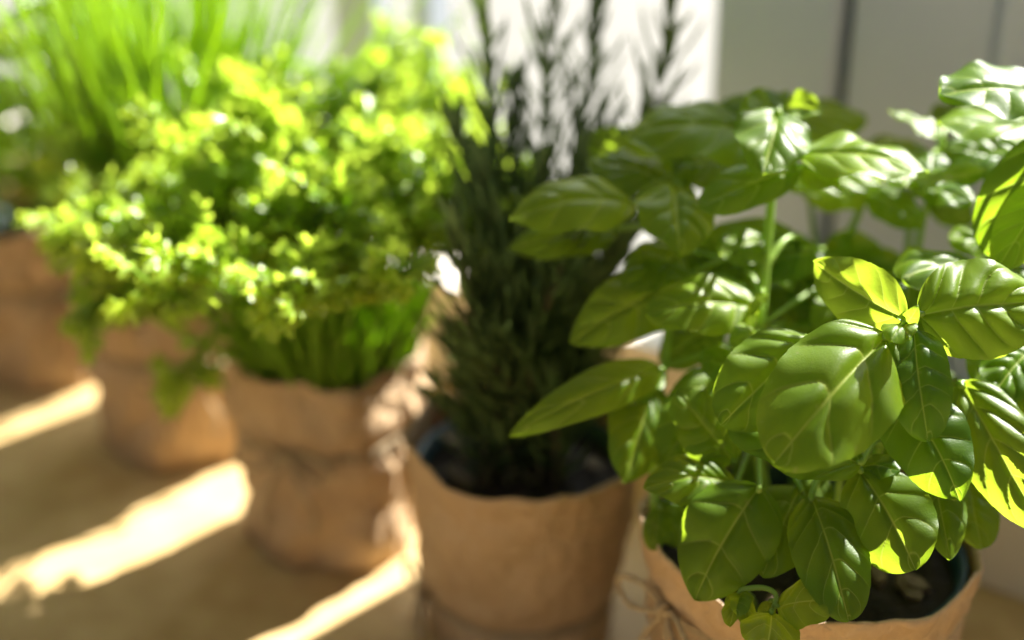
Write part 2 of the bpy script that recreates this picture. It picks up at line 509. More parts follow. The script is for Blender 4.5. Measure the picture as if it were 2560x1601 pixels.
def make_pot(key, h, rt, rb, crump, seed, label, twine_z=None, rimvar=0.004, belly=0.0, liner='liner', bow=None, soil_drop=0.020, chips=0):
    base = POTS[key]
    root = empty('wrapped_pot', base)
    tag(root, label, 'pot', 'paper wrapped herb pots in a row')
    NA, NH = 112, 36

    def rim(th):
        return h + rimvar * (noise.noise(Vector((math.cos(th) * 1.5 + seed, math.sin(th) * 1.5, seed * 2.0))) * 1.8 +
                             0.5 * noise.noise(Vector((math.cos(th) * 4 + seed, math.sin(th) * 4, 3.0))))

    def waist(z):
        if twine_z is None: return 0.0
        return -0.0035 * math.exp(-((z - twine_z) / 0.006) ** 2)

    def rad(th, z):
        return wrap_radius(th, z / h, rt, rb, crump, seed, belly) + waist(z)
    mb = MB()
    verts, faces, uvs = [], [], []
    for j in range(NH):
        f = j / (NH - 1)
        for k in range(NA):
            th = 2 * math.pi * k / NA
            z = 0.001 + f * (rim(th) - 0.001)
            r = rad(th, z)
            verts.append((base.x + r * math.cos(th), base.y + r * math.sin(th), z))
            uvs.append((k / NA, f))
    for j in range(NH - 1):
        for k in range(NA):
            k2 = (k + 1) % NA
            faces.append((j * NA + k, j * NA + k2, (j + 1) * NA + k2, (j + 1) * NA + k))
    # the paper is folded in over the rim
    n0 = len(verts)
    for lv, (dr, dz) in enumerate(((-0.0010, 0.0004), (-0.0022, -0.003), (-0.0026, -0.020))):
        for k in range(NA):
            th = 2 * math.pi * k / NA
            z = rim(th)
            r = rad(th, z) + dr
            verts.append((base.x + r * math.cos(th), base.y + r * math.sin(th), z + dz))
            uvs.append((k / NA, 1))
    rows = [(NH - 1) * NA, n0, n0 + NA, n0 + 2 * NA]
    for a, b in zip(rows[:-1], rows[1:]):
        for k in range(NA):
            k2 = (k + 1) % NA
            faces.append((a + k, a + k2, b + k2, b + k))
    # base
    verts.append((base.x, base.y, 0.001)); uvs.append((0.5, 0))
    ci = len(verts) - 1
    for k in range(NA):
        faces.append((ci, (k + 1) % NA, k))
    mb.add(verts, faces, uvs)
    mb.build('paper_wrap', M['paper'], root)
    # inner plastic pot
    mb = MB()
    verts, faces = [], []
    prof = [(rb - 0.006, 0.004), (rt - 0.0085, h - 0.014), (rt - 0.0052, h - 0.014), (rt - 0.0052, h - 0.011), (rt - 0.0085, h - 0.011), (rt - 0.0105, h - 0.03)]
    NB = 64
    for r, z in prof:
        for k in range(NB):
            th = 2 * math.pi * k / NB
            verts.append((base.x + r * math.cos(th), base.y + r * math.sin(th), z))
    for j in range(len(prof) - 1):
        for k in range(NB):
            k2 = (k + 1) % NB
            faces.append((j * NB + k, j * NB + k2, (j + 1) * NB + k2, (j + 1) * NB + k))
    mb.add(verts, faces)
    mb.build('inner_pot', M[liner], root)
    # soil, lumpy
    mb = MB()
    verts, faces = [], []
    rs = rt - 0.0095
    NR, NS = 26, 72
    zs = h - soil_drop
    for j in range(NR):
        r = rs * j / (NR - 1)
        for k in range(NS):
            th = 2 * math.pi * k / NS
            x, y = r * math.cos(th), r * math.sin(th)
            q = Vector((x * 90 + seed, y * 90, 2))
            dz = 0.0045 * noise.fractal(q, 1.0, 2.0, 4) + 0.004 * (1 - (r / rs) ** 2)
            verts.append((base.x + x, base.y + y, zs + dz))
    for j in range(NR - 1):
        for k in range(NS):
            k2 = (k + 1) % NS
            faces.append((j * NS + k, (j + 1) * NS + k, (j + 1) * NS + k2, j * NS + k2))
    mb.add(verts, faces)
    soil = mb.build('soil', M['soil'], root)
    lr = random.Random(seed * 17 + 3)
    for i in range(chips):
        mb = MB()
        a, r = lr.uniform(0, 6.28), rs * math.sqrt(lr.random()) * 0.9
        cx, cy = base.x + r * math.cos(a), base.y + r * math.sin(a)
        ln, wd, th_ = lr.uniform(0.004, 0.009), lr.uniform(0.002, 0.005), lr.uniform(0.001, 0.002)
        az = lr.uniform(0, 3.14)
        vv = []
        for sz in (-1, 1):
            for k in range(6):
                b = 2 * math.pi * k / 6
                jx = lr.uniform(0.7, 1.1)
                x, y = math.cos(b) * ln * jx, math.sin(b) * wd * jx
                vv.append((cx + x * math.cos(az) - y * math.sin(az), cy + x * math.sin(az) + y * math.cos(az), zs + 0.005 + sz * th_ + x * 0.3))
        mb.add(vv, [(5, 4, 3, 2, 1, 0), (6, 7, 8, 9, 10, 11)] + [(k, (k + 1) % 6, 6 + (k + 1) % 6, 6 + k) for k in range(6)])
        mb.build('bark_chip', M['bark'], soil, smooth=False)
    # twine tied round the waist, with a knot and a bow
    if twine_z is not None:
        mb = MB()
        for turn in range(2):
            pts = []
            for k in range(81):
                th = 2 * math.pi * k / 80
                z = twine_z + turn * 0.0024 + 0.0012 * math.sin(th + turn)
                r = rad(th, z) + 0.0012
                pts.append((base.x + r * math.cos(th), base.y + r * math.sin(th), z))
            mb.tube(pts, 0.0011, 6, cap=False)
        tw = mb.build('twine', M['twine'], root)
        if bow is not None:
            th = bow
            r = rad(th, twine_z) + 0.003
            kp = Vector((base.x + r * math.cos(th), base.y + r * math.sin(th), twine_z))
            n = Vector((math.cos(th), math.sin(th), 0))
            s_ = Vector((-n.y, n.x, 0))
            u = Vector((0, 0, 1))
            mb = MB()
            for k in range(3):
                a = k * 2.1
                mb.tube([kp + n * (0.0015 + 0.002 * math.cos(q + a)) + (s_ * math.sin(a) + u * math.cos(a)) * 0.0035 * math.sin(q) for q in np.linspace(0, 6.28, 12)], 0.0013, 6, cap=False)
            mb.build('knot', M['twine'], tw)
            for sg in (-1, 1):
                mb = MB()
                mb.tube(bez([kp, kp + s_ * sg * 0.013 + u * 0.007 + n * 0.005, kp + s_ * sg * 0.026 + u * 0.001 + n * 0.007, kp + s_ * sg * 0.020 - u * 0.007 + n * 0.006, kp + s_ * sg * 0.006 - u * 0.003 + n * 0.003, kp], 26), 0.0012, 6)
                mb.build('bow_loop', M['twine'], tw)
                mb = MB()
                mb.tube(bez([kp, kp + s_ * sg * 0.006 - u * 0.010 + n * 0.004, kp + s_ * sg * 0.014 - u * 0.026 + n * 0.004, kp + s_ * sg * 0.013 - u * 0.038 + n * 0.003], 18), [0.0012] * 15 + [0.0013, 0.0016, 0.0018], 6)
                mb.build('tail', M['twine'], tw)
    return root


make_pot('basil', 0.112, 0.067, 0.054, 0.0030, 1.0, 'kraft paper wrapped pot holding the basil, teal liner inside', twine_z=0.089, rimvar=0.007, bow=R(206), chips=10)
make_pot('rosemary', 0.100, 0.0545, 0.044, 0.0028, 2.3, 'smooth kraft paper wrapped pot of dark soil under the rosemary', twine_z=0.020, rimvar=0.004, bow=R(190), chips=6)
make_pot('parsley', 0.106, 0.0485, 0.045, 0.0066, 4.1, 'crumpled kraft paper wrapped pot under the parsley', twine_z=0.068, rimvar=0.005, belly=0.002, bow=R(250))
make_pot('chive', 0.104, 0.056, 0.049, 0.0066, 6.2, 'crumpled kraft paper wrapped pot between the parsley pot and the soft leaved herb', twine_z=0.066, rimvar=0.005, belly=0.002, bow=R(285))
make_pot('balm', 0.106, 0.052, 0.047, 0.0066, 8.7, 'crumpled kraft paper wrapped pot at the far end of the row', twine_z=0.066, rimvar=0.005, belly=0.002, bow=R(300))


# ------------------------------------------------------------------ leaves
def leaf_mesh(name, L, W, mat, arch=0.1, cup=0.12, blister=0.035, twist=0.0, und=0.03, seed=0.0, ns=40, nt_=29, serr=0.02, veins=4.4, be=0.52, te=0.62, droop=0.0):
    s = np.linspace(0, 1, ns) ** 1.0
    s = 0.5 - 0.5 * np.cos(np.pi * (0.04 + 0.96 * s))
    s = (s - s[0]) / (s[-1] - s[0])
    t = np.linspace(-1, 1, nt_)
    S, T = np.meshgrid(s, t, indexing='ij')
    sm = be / (be + te)
    mx = sm ** be * (1 - sm) ** te
    w = (np.clip(S, 0, 1) ** be) * (np.clip(1 - S, 0, 1) ** te) / mx * W / 2
    w = w * (1 + serr * (np.mod(S * 9.0 + 0.15 * np.sign(T) + seed, 1.0) - 0.5) * np.clip(S * 3, 0, 1)) + 0.0004 * (1 - S)
    aT = np.abs(T)
    x = S * L
    y = T * w
    # the blade arches along its length
    z = 4 * arch * S * (1 - S) * L - droop * L * S ** 3
    z = z - cup * W * (aT ** 1.6) * (w / (W / 2 + 1e-9)) ** 1.0
    sg = np.sign(T) * 0.07 * math.sin(seed * 3.3)
    sv = S + sg * np.clip(aT * 4, 0, 1) + 0.035 * np.sin(S * 7 + seed * 1.9 + T)
    phi = (np.clip(sv, 0, 2) ** 0.9 - (0.24 + 0.06 * math.sin(seed)) * aT ** 1.3) * veins + 0.25 * math.sin(seed * 7)
    pil = np.abs(np.sin(np.pi * phi)) ** 0.55
    env = np.clip(aT * 3.0, 0, 1) ** 0.8 * (1 - aT ** 4) * np.clip((1 - S) * 4, 0, 1) * np.clip(S * 6 + .2, 0, 1)
    z = z + blister * W * (pil - 0.45) * env
    z = z - 0.045 * W * np.exp(-(aT / 0.12) ** 2) * np.clip((1 - S) * 3, 0, 1)
    z = z + und * W * aT ** 2.5 * np.sin(2 * math.pi * (S * 2.3 + seed * 0.37) + np.sign(T) * 1.1)
    z = z + 0.02 * W * np.sin(S * 9 + seed) * np.cos(T * 4 + seed * 2)
    if twist:
        a = twist * S
        y, z = y * np.cos(a) - (z) * np.sin(a) * 0 - 0 * z, z + y * np.sin(a)
    # sideways sweep
    y = y + 0.03 * L * math.sin(seed * 5.1) * np.sin(np.pi * S)
    V = np.stack([x, y, z], -1).reshape(-1, 3)
    i = np.arange(ns - 1)[:, None] * nt_ + np.arange(nt_ - 1)[None, :]
    F = np.stack([i, i + nt_, i + nt_ + 1, i + 1], -1).reshape(-1, 4)
    mb = MB()
    mb.v = V.tolist()
    mb.f = F.tolist()
    mb.uv = np.stack([phi, T * 0.5 + 0.5], -1).reshape(-1, 2).tolist()
    return mb.mesh(name, mat)


def leaf_frame(B, T, k=0.5, roll=0.0, side=0.0):
    a = (T - B)
    L = a.length
    a = a / L
    toc = (CAM - B).normalized()
    n0 = (toc * k + Vector((0, 0, 1)) * (1 - k) + Vector((1, 0, 0)) * side).normalized()
    n = n0 - a * n0.dot(a)
    n.normalize()
    n = Matrix.Rotation(roll, 3, a) @ n
    y = n.cross(a)
    m = Matrix((a, y, n)).transposed().to_4x4()
    m.translation = B
    return m, L, n


def put(name, me, mat4, parent):
    o = bpy.data.objects.new(name, me)
    COL.objects.link(o)
    o.parent = parent
    o.matrix_local = Matrix.Translation(-root_loc(parent)) @ mat4
    return o


# ------------------------------------------------------------------ basil
bp = POTS['basil']
SOILZ = 0.094
basil = empty('basil_plant', Vector((bp.x, bp.y, SOILZ)))
tag(basil, 'bushy green basil plant with broad glossy leaves on pale stems', 'herb')


def soil_pt(dx, dy):
    return Vector((bp.x + dx, bp.y + dy, SOILZ - 0.004))


STEMS = {   # picture path of each stem from its top node down, then its foot on the soil
    'A': ([(2138, 770, .478), (2128, 900, .492), (2075, 1060, .512)], (0.020, -0.006), .0021),
    'C': ([(1838, 262, .553), (1824, 430, .555), (1808, 620, .556), (1790, 830, .556), (1776, 980, .552)], (-0.012, 0.010), .0024),
    'D': ([(1588, 418, .566), (1586, 600, .565), (1580, 740, .562), (1566, 880, .56), (1546, 1010, .556), (1552, 1230, .545)], (-0.043, -0.006), .0021),
    'B': ([(2470, 250, .535), (2452, 480, .54), (2440, 800, .54), (2390, 1050, .54)], (0.045, 0.006), .0024),
    'E': ([(2078, 390, .60), (2020, 520, .60), (1975, 640, .595), (1950, 900, .585)], (0.006, 0.026), .0023),
    'G': ([(2145, 420, .615), (2146, 560, .61), (2120, 760, .60)], (0.022, 0.030), .0021),
    'H': ([(2225, 330, .58), (2195, 460, .585), (2170, 570, .59), (2150, 800, .58)], (0.034, 0.018), .0019),
    'I': ([(1905, 420, .62), (1920, 540, .615), (1935, 660, .61)], (0.000, 0.034), .0016),
    'J': ([(1950, 1110, .530), (1948, 1160, .532), (1940, 1230, .534)], (-0.003, -0.012), .0020),
    'K': ([(1986, 1110, .530), (1978, 1170, .532), (1966, 1240, .534)], (0.003, -0.010), .0020),
    'N': ([(1822, 1445, .487), (1832, 1405, .489), (1800, 1388, .491), (1750, 1395, .494)], (-0.024, -0.034), .0012),
}

# leaf: stem, base(u,v,d), tip(u,v,d), apparent width, k (1 faces the camera, 0 lies flat), roll deg, arch, cup
LEAVES = [
    # crown nearest the lens
    ('A', (2136, 752, .476), (1922, 618, .502), 132, .98, 0, .03, .05, -.42, .025),
    ('A', (2172, 742, .476), (2480, 712, .478), 235, .80, 0, .08, .16, -.1),
    ('A', (2096, 790, .474), (1826, 1096, .452), 262, .88, 4, .09, .13, .12),
    ('A', (2158, 778, .474), (2192, 1042, .464), 150, .80, 0, .10, .14, .1),
    ('A', (2142, 762, .474), (2168, 722, .468), 30, .6, 20, .25, -.2),
    ('A', (2130, 770, .472), (2104, 806, .462), 34, .7, 0, .2, .25),
    ('A', (2134, 770, .472), (2150, 796, .463), 28, .5, 30, .2, .25),
    ('A', (2140, 764, .473), (2118, 752, .468), 24, .6, 0, .2, -.2),
    # right, above
    ('B', (2480, 215, .525), (2218, 222, .515), 105, .22, 0, .08, .04, .25, .022),
    ('B', (2500, 300, .548), (2212, 290, .548), 80, .16, 0, .05, .05, .25, .022),
    ('B', (2478, 320, .510), (2328, 600, .515), 165, .9, -10, .05, .08, -.3),
    ('B', (2500, 420, .505), (2352, 640, .505), 130, .85, 0, .06, .12),
    ('B', (2480, 330, .54), (2360, 330, .55), 50, .4, 0, .1, .1),
    ('H', (2222, 320, .575), (2100, 262, .58), 80, .2, 0, .06, .05, .3, .022),
    ('H', (2205, 360, .57), (2200, 420, .56), 70, .6, 0, .1, .1),
    ('G', (2150, 420, .560), (2320, 412, .535), 82, .24, 0, .06, .05, .28, .03),
    ('G', (2150, 400, .565), (2090, 424, .55), 70, .22, 0, .10, .08, .25),
    ('H', (2200, 460, .60), (2295, 530, .605), 80, .8, 0, .05, .1),
    ('H', (2210, 350, .62), (2380, 400, .62), 80, .5, 0, .1, .1),
    # middle, above
    ('C', (1836, 262, .545), (1800, 414, .522), 176, .34, 0, .08, .05, .28, .022),
    ('C', (1880, 362, .540), (2192, 404, .530), 112, .28, 0, .10, .06, .25, .03),
    ('C', (1890, 398, .538), (1650, 492, .528), 104, .48, -18, .06, .12),
    ('C', (1900, 392, .54), (1976, 440, .53), 55, .6, 0, .1, .1),
    ('C', (1795, 318, .575), (1474, 326, .565), 150, .32, 0, .12, .12, .24, .05),
    ('C', (1820, 262, .57), (1690, 248, .60), 75, .3, 0, .1, .12),
    ('C', (1830, 256, .56), (1742, 292, .545), 70, .5, -20, .12, -.12),
    ('C', (1845, 256, .56), (1940, 268, .55), 80, .45, 10, .12, -.12),
    ('C', (1842, 250, .57), (1830, 218, .58), 60, .5, 0, .1, -.15),
    ('C', (1840, 300, .60), (2040, 270, .62), 80, .4, 0, .1, .12),
    ('C', (1850, 420, .58), (2080, 430, .58), 70, .25, 0, .05, .12),
    ('C', (1800, 380, .60), (1560, 400, .60), 120, .3, 0, .06, .1),
    # left, above
    ('D', (1500, 478, .556), (1204, 520, .545), 128, .38, 0, .12, .13, .24, .05),
    ('D', (1592, 432, .556), (1604, 600, .530), 172, .48, 0, .10, .12, .2, .045),
    ('D', (1570, 424, .563), (1388, 376, .575), 88, .34, 0, .08, .12, .22),
    ('D', (1596, 412, .565), (1652, 408, .56), 40, .3, 0, .15, .1),
    ('D', (1586, 408, .562), (1560, 390, .56), 34, .4, 0, .15, -.1),
    ('D', (1640, 400, .60), (1388, 330, .612), 130, .8, 0, .05, .08, -.4),
    ('D', (1460, 540, .58), (1200, 590, .57), 90, .5, 0, .08, .1),
    ('D', (1610, 440, .57), (1665, 590, .575), 60, .5, 40, .1, .1),
    # the shaded middle
    ('C', (1640, 655, .555), (1346, 812, .545), 160, .60, 0, .08, .10, .15),
    ('C', (1790, 725, .540), (1526, 742, .528), 138, .55, -4, .12, .12),
    ('C', (1890, 560, .575), (1620, 660, .575), 170, .7, 0, .08, .1),
    ('C', (1800, 690, .535), (1776, 745, .53), 36, .6, 40, .1, .1),
    ('C', (1790, 790, .53), (1722, 812, .522), 62, .5, -10, .25, .2),
    ('I', (1940, 640, .60), (1830, 820, .58), 160, .75, 0, .08, .1),
    ('E', (1960, 560, .60), (2080, 700, .59), 150, .7, 0, .08, .1),
    ('G', (2120, 600, .60), (1990, 690, .59), 130, .7, 0, .1, .1),
    ('B', (2345, 650, .53), (2130, 662, .51), 92, .42, 20, .15, .14),
    ('B', (2400, 600, .55), (2240, 560, .55), 90, .4, 0, .1, .12),
    ('A', (2040, 800, .51), (1975, 760, .51), 80, .7, 0, .05, .1),
    # lower left
    ('D', (1560, 872, .548), (1202, 1030, .530), 104, .50, -22, .20, .16),
    ('D', (1536, 905, .553), (1474, 1140, .535), 150, .7, -20, .08, .1),
    ('D', (1566, 890, .55), (1430, 960, .55), 90, .5, 30, .05, .05),
    ('C', (1690, 872, .545), (1568, 1090, .53), 140, .72, -8, .10, .12),
    ('C', (1735, 1090, .523), (1598, 926, .520), 134, .66, 0, .10, .12),
    ('C', (1912, 800, .500), (1702, 1004, .490), 200, .80, 0, .08, .10),
    ('A', (2035, 1092, .492), (1716, 1002, .500), 158, .55, 10, .10, .13),
    ('C', (1740, 1140, .520), (1518, 1152, .508), 112, .56, 0, .12, .12),
    ('C', (1794, 1148, .502), (1640, 1418, .498), 226, .88, -6, .08, .10, -.2),
    ('C', (1890, 1150, .512), (1800, 1362, .495), 160, .76, 0, .08, .12),
    ('J', (1916, 1172, .500), (2004, 1466, .472), 160, .78, 0, .12, .13),
    ('K', (2030, 1108, .496), (2162, 1346, .476), 198, .82, 0, .08, .12),
    ('K', (2030, 1100, .50), (2125, 1112, .49), 60, .5, 0, .1, .1),
    ('A', (2116, 915, .492), (2268, 1184, .474), 182, .76, -8, .10, .14),
    ('K', (2205, 1130, .505), (2244, 1322, .490), 112, .78, 0, .08, .12),
    ('B', (2270, 905, .505), (2470, 1262, .484), 182, .86, 0, .10, .10, .12),
    ('B', (2290, 1130, .52), (2320, 1296, .508), 110, .7, 0, .08, .12),
    ('B', (2330, 860, .52), (2450, 960, .50), 110, .6, 0, .1, .1),
    ('B', (2360, 830, .53), (2300, 900, .52), 70, .6, 0, .1, .1),
    ('N', (1836, 1432, .486), (1978, 1420, .474), 122, .62, -8, .10, .12),
    ('N', (1822, 1446, .484), (1800, 1570, .464), 150, .72, 0, .10, .13),
    ('N', (1750, 1396, .492), (1722, 1480, .482), 54, .6, 30, .1, .1),
    ('N', (1745, 1400, .492), (1762, 1478, .482), 50, .6, -30, .1, .1),
    ('N', (1818, 1420, .492), (1802, 1470, .49), 40, .6, 0, .1, .1),
    ('B', (2440, 470, .555), (2330, 360, .57), 90, .45, 0, .08, .1),
    ('B', (2450, 700, .53), (2300, 640, .54), 110, .5, 0, .08, .1),
    ('B', (2440, 820, .515), (2330, 960, .50), 110, .7, 0, .08, .1),
    ('H', (2230, 300, .60), (2330, 250, .62), 80, .3, 0, .08, .1),
    ('E', (2060, 420, .60), (1900, 470, .595), 100, .4, 0, .08, .1),
    ('E', (2060, 400, .61), (2150, 330, .63), 80, .3, 0, .08, .1),
    ('C', (1800, 560, .56), (1700, 600, .55), 80, .6, 0, .08, .1),
    ('C', (1760, 640, .57), (1500, 650, .575), 110, .5, 0, .08, .1),
    ('C', (1780, 880, .535), (1650, 850, .53), 90, .6, 0, .08, .1),
    ('K', (2090, 1040, .515), (2190, 1060, .505), 80, .5, 0, .08, .1),
    ('J', (1950, 1130, .52), (1880, 1230, .515), 80, .7, 0, .08, .1),
    ('D', (1560, 1060, .545), (1660, 1120, .54), 80, .6, 0, .08, .1),
    ('D', (1560, 1200, .54), (1540, 1300, .535), 60, .7, 0, .08, .1),
    ('B', (2470, 390, .565), (2235, 352, .575), 90, .28, 0, .06, .06, .2),
    ('G', (2160, 440, .565), (2300, 478, .55), 74, .30, 0, .06, .06, .25),
    ('H', (2220, 400, .59), (2090, 350, .60), 80, .30, 0, .08, .08, .2),
    ('B', (2470, 520, .55), (2330, 470, .56), 100, .5, 0, .08, .1),
    ('E', (2060, 450, .585), (2180, 540, .575), 90, .6, 0, .08, .1),
    # deep inside, mostly hidden
    ('C', (1760, 930, .56), (1860, 1040, .55), 120, .6, 0, .1, .1),
    ('J', (1930, 1010, .545), (1830, 1090, .535), 110, .6, 0, .1, .1),
    ('G', (2080, 860, .57), (1960, 960, .565), 130, .6, 0, .1, .1),
    ('H', (2180, 880, .56), (2270, 1010, .55), 120, .6, 0, .1, .1),
    ('E', (1960, 760, .585), (1860, 640, .585), 120, .5, 0, .1, .1),
    ('H', (2160, 700, .575), (2260, 620, .57), 110, .5, 0, .1, .1),
    ('D', (1560, 960, .56), (1640, 1060, .55), 90, .6, 0, .1, .1),
    ('D', (1552, 1180, .545), (1620, 1290, .54), 90, .7, 0, .1, .1),
    ('C', (1700, 760, .57), (1560, 860, .57), 120, .6, 0, .1, .1),
]

fl = random.Random(9)
for i in range(26):      # young leaves deep in the clump
    kx = fl.choice('CDEGHIJKC')
    u0, v0, d0 = fl.uniform(1600, 2250), fl.uniform(560, 1080), fl.uniform(.555, .61)
    an = fl.uniform(0, 6.28)
    ln = fl.uniform(110, 220)
    LEAVES.append((kx, (u0, v0, d0), (u0 + math.cos(an) * ln, v0 + abs(math.sin(an)) * ln * .8, d0 - fl.uniform(0, .02)), ln * .62, fl.uniform(.3, .8), fl.uniform(-25, 25), .1, .1))
stem_path, stem_mb = {}, {}
for kx, (pp, foot, rad) in STEMS.items():
    pts = [at(*q) for q in pp]
    f = soil_pt(*foot)
    last = pts[-1]
    mid = last.lerp(f, 0.55) + Vector((0, 0, 0.004))
    path = bez(pts + [mid, f], 30)
    stem_path[kx] = path
    mb = MB()
    n = len(path)
    mb.tube(path, [rad * (0.62 + 0.5 * i / (n - 1)) for i in range(n)], 9)
    stem_mb[kx] = mb
leaf_jobs = []
for i, (kx, b, tp, wap, k, roll, arch, cup, *sd_) in enumerate(LEAVES):
    B, T = at(*b), at(*tp)
    m4, L, n = leaf_frame(B, T, k, R(roll), sd_[0] if sd_ else 0.0)
    mid = (B + T) / 2
    fs = abs(n.dot((CAM - mid).normalized()))
    dm = (b[2] + tp[2]) / 2
    W = wap * K / FPX * dm / max(0.42, fs)
    W = min(W, 0.80 * L)
    leaf_jobs.append((kx, m4, L, W, arch, cup, sd_[1] if len(sd_) > 1 else None))
    # petiole from the stem to the blade
    path = stem_path[kx]
    j = min(range(len(path)), key=lambda q: (path[q] - B).length + (0.3 * max(0, path[q].z - B.z)))
    S0 = path[min(j + (1 if (path[j] - B).length > 0.008 else 0), len(path) - 1)]
    gap = (S0 - B).length
    a = (T - B).normalized()
    if gap > 0.0008:
        lift = Vector((0, 0, min(gap * 0.18, 0.006)))
        pr = 0.0006 + min(0.0007, L * 0.012)
        stem_mb[kx].tube(bez([S0, S0.lerp(B, 0.5) + lift, B, B + a * L * 0.04], 12), [pr * 1.15] * 4 + [pr] * 6 + [pr * .8, pr * .5], 7)
stems = {}
for kx, mb in stem_mb.items():
    stems[kx] = mb.build('stem', M['basil_stem'], basil)
for i, (kx, m4, L, W, arch, cup, bl) in enumerate(leaf_jobs):
    sd = i * 1.37 + 0.4
    hi = L > 0.028
    me = leaf_mesh('leaf', L, W, M['basil'], ns=84 if hi else 36, nt_=61 if hi else 25, arch=arch, cup=cup, blister=bl if bl is not None else (0.055 + 0.022 * math.sin(sd * 4.1)) if L > 0.02 else 0.02, seed=sd, und=0.045, veins=4.3 + 0.9 * math.sin(sd * 1.7),
                   twist=0.25 * math.sin(sd * 2.2), be=0.50 + 0.09 * math.sin(sd * 3.7), te=0.63 + 0.13 * math.sin(sd * 5.3), droop=0.0)
    put('leaf', me, m4, stems[kx])

# ------------------------------------------------------------------ rosemary
rp = POTS['rosemary']
ros = empty('rosemary_plant', Vector((rp.x, rp.y, 0.086)))
tag(ros, 'tall dark rosemary bush with upright needle covered sprigs', 'herb')
rr = random.Random(21)
RFOOT = lambda: Vector((rp.x + rr.uniform(-.020, .020), rp.y + rr.uniform(-.016, .020), 0.084))
SPR = [
    [(1235, 760, .64), (1190, 500, .645), (1155, 250, .645), (1128, -60, .64)],
    [(1260, 760, .645), (1270, 500, .65), (1290, 250, .65), (1312, -70, .65)],
    [(1285, 740, .65), (1330, 500, .655), (1385, 250, .66), (1410, 20, .665)],
    [(1340, 760, .65), (1450, 560, .66), (1545, 250, .66), (1598, -70, .655)],
    [(1225, 740, .63), (1150, 560, .625), (1085, 330, .62)],
    [(1260, 740, .64), (1225, 480, .645), (1215, 240, .65)],
    [(1290, 740, .63), (1360, 520, .63), (1420, 330, .635)],
    [(1240, 760, .625), (1200, 620, .615), (1150, 440, .61)],
    [(1300, 760, .63), (1330, 620, .625), (1370, 420, .62)],
    [(1270, 760, .62), (1275, 620, .61), (1280, 430, .605)],
    [(1200, 700, .65), (1130, 600, .655), (1060, 480, .66)],
    [(1310, 780, .62), (1380, 700, .61), (1450, 590, .60)],
]
for i in range(54):
    a, s = rr.uniform(0, 6.28), rr.uniform(.010, .043)
    hgt = rr.uniform(.022, .08) if i < 36 else rr.uniform(.07, .125)
    top = Vector((rp.x + math.cos(a) * s, rp.y + math.sin(a) * s * .9, 0.086 + hgt))
    SPR.append(top)


def needle(mb, base, d, out, L, W):
    """thin folded blade that curves upward along the sprig"""
    side = d.cross(out)
    if side.length < 1e-6: return
    side.normalize()
    nrm = side.cross(d).normalized()
    vv, uvs = [], []
    m = 5
    for i in range(m + 1):
        f = i / m
        p = base + d * (L * f) + nrm * (L * 0.10 * math.sin(f * 2.6))
        w = W * min(1, (0.5 + 3 * f)) * (1 - max(0, (f - .7) / .3) ** 2 * .85)
        vv += [p - side * w - nrm * w * .5, p + nrm * w * .25, p + side * w - nrm * w * .5]
        uvs += [(f, 0), (f, .5), (f, 1)]
    fs = []
    for i in range(m):
        a = i * 3
        fs += [(a, a + 1, a + 4, a + 3), (a + 1, a + 2, a + 5, a + 4)]
    mb.add(vv, fs, uvs)


for sp in SPR:
    if isinstance(sp, list):
        pts = [RFOOT()] + [at(*q) for q in sp]
        long_ = True
    else:
        f = RFOOT()
        pts = [f, f.lerp(sp, .5) + Vector((rr.uniform(-.004, .004), rr.uniform(-.004, .004), .004)), sp]
        long_ = False
    n = 40
    path = bez(pts, n)
    mb = MB()
    mb.tube(path, [0.0017 * (1 - .65 * i / (n - 1)) for i in range(n)], 6)
    st = mb.build('stem', M['rosemary_stem'], ros)
    mb = MB()
    tot = sum((path[i + 1] - path[i]).length for i in range(n - 1))
    step = 0.0046 if not long_ else 0.0064
    fat = 1.5 if long_ else 1.0
    acc, k, th = 0.0, 0, rr.uniform(0, 6)
    nn = int(tot / step)
    for q in range(int(nn * 0.12), nn + 3):
        f = min(q / nn, 1.0) * (n - 1)
        i = min(int(f), n - 2)
        p = path[i].lerp(path[i + 1], f - i)
        t = (path[i + 1] - path[i]).normalized()
        x = t.orthogonal().normalized()
        y = t.cross(x)
        th += 1.35
        for h in (0, math.pi):
            a = th + h + rr.uniform(-.3, .3)
            o = x * math.cos(a) + y * math.sin(a)
            op = (rr.uniform(.30, .70) if long_ else rr.uniform(.35, .85)) * (1.0 if q < nn - 4 else .5)
            d = (t + o * op).normalized()
            Ln = rr.uniform(.020, .036) * (1.0 if q < nn - 5 else .7)
            needle(mb, p, d, o, Ln, rr.uniform(.0010, .0015) * fat)
    o = mb.build('needles', M['rosemary'], st)
    o['kind'] = 'stuff'

# ------------------------------------------------------------------ parsley
pp_ = POTS['parsley']
par = empty('parsley_plant', Vector((pp_.x, pp_.y, 0.092)))
tag(par, 'bushy bright green parsley with small curly leaves spilling over its pot', 'herb')
pr_ = random.Random(5)


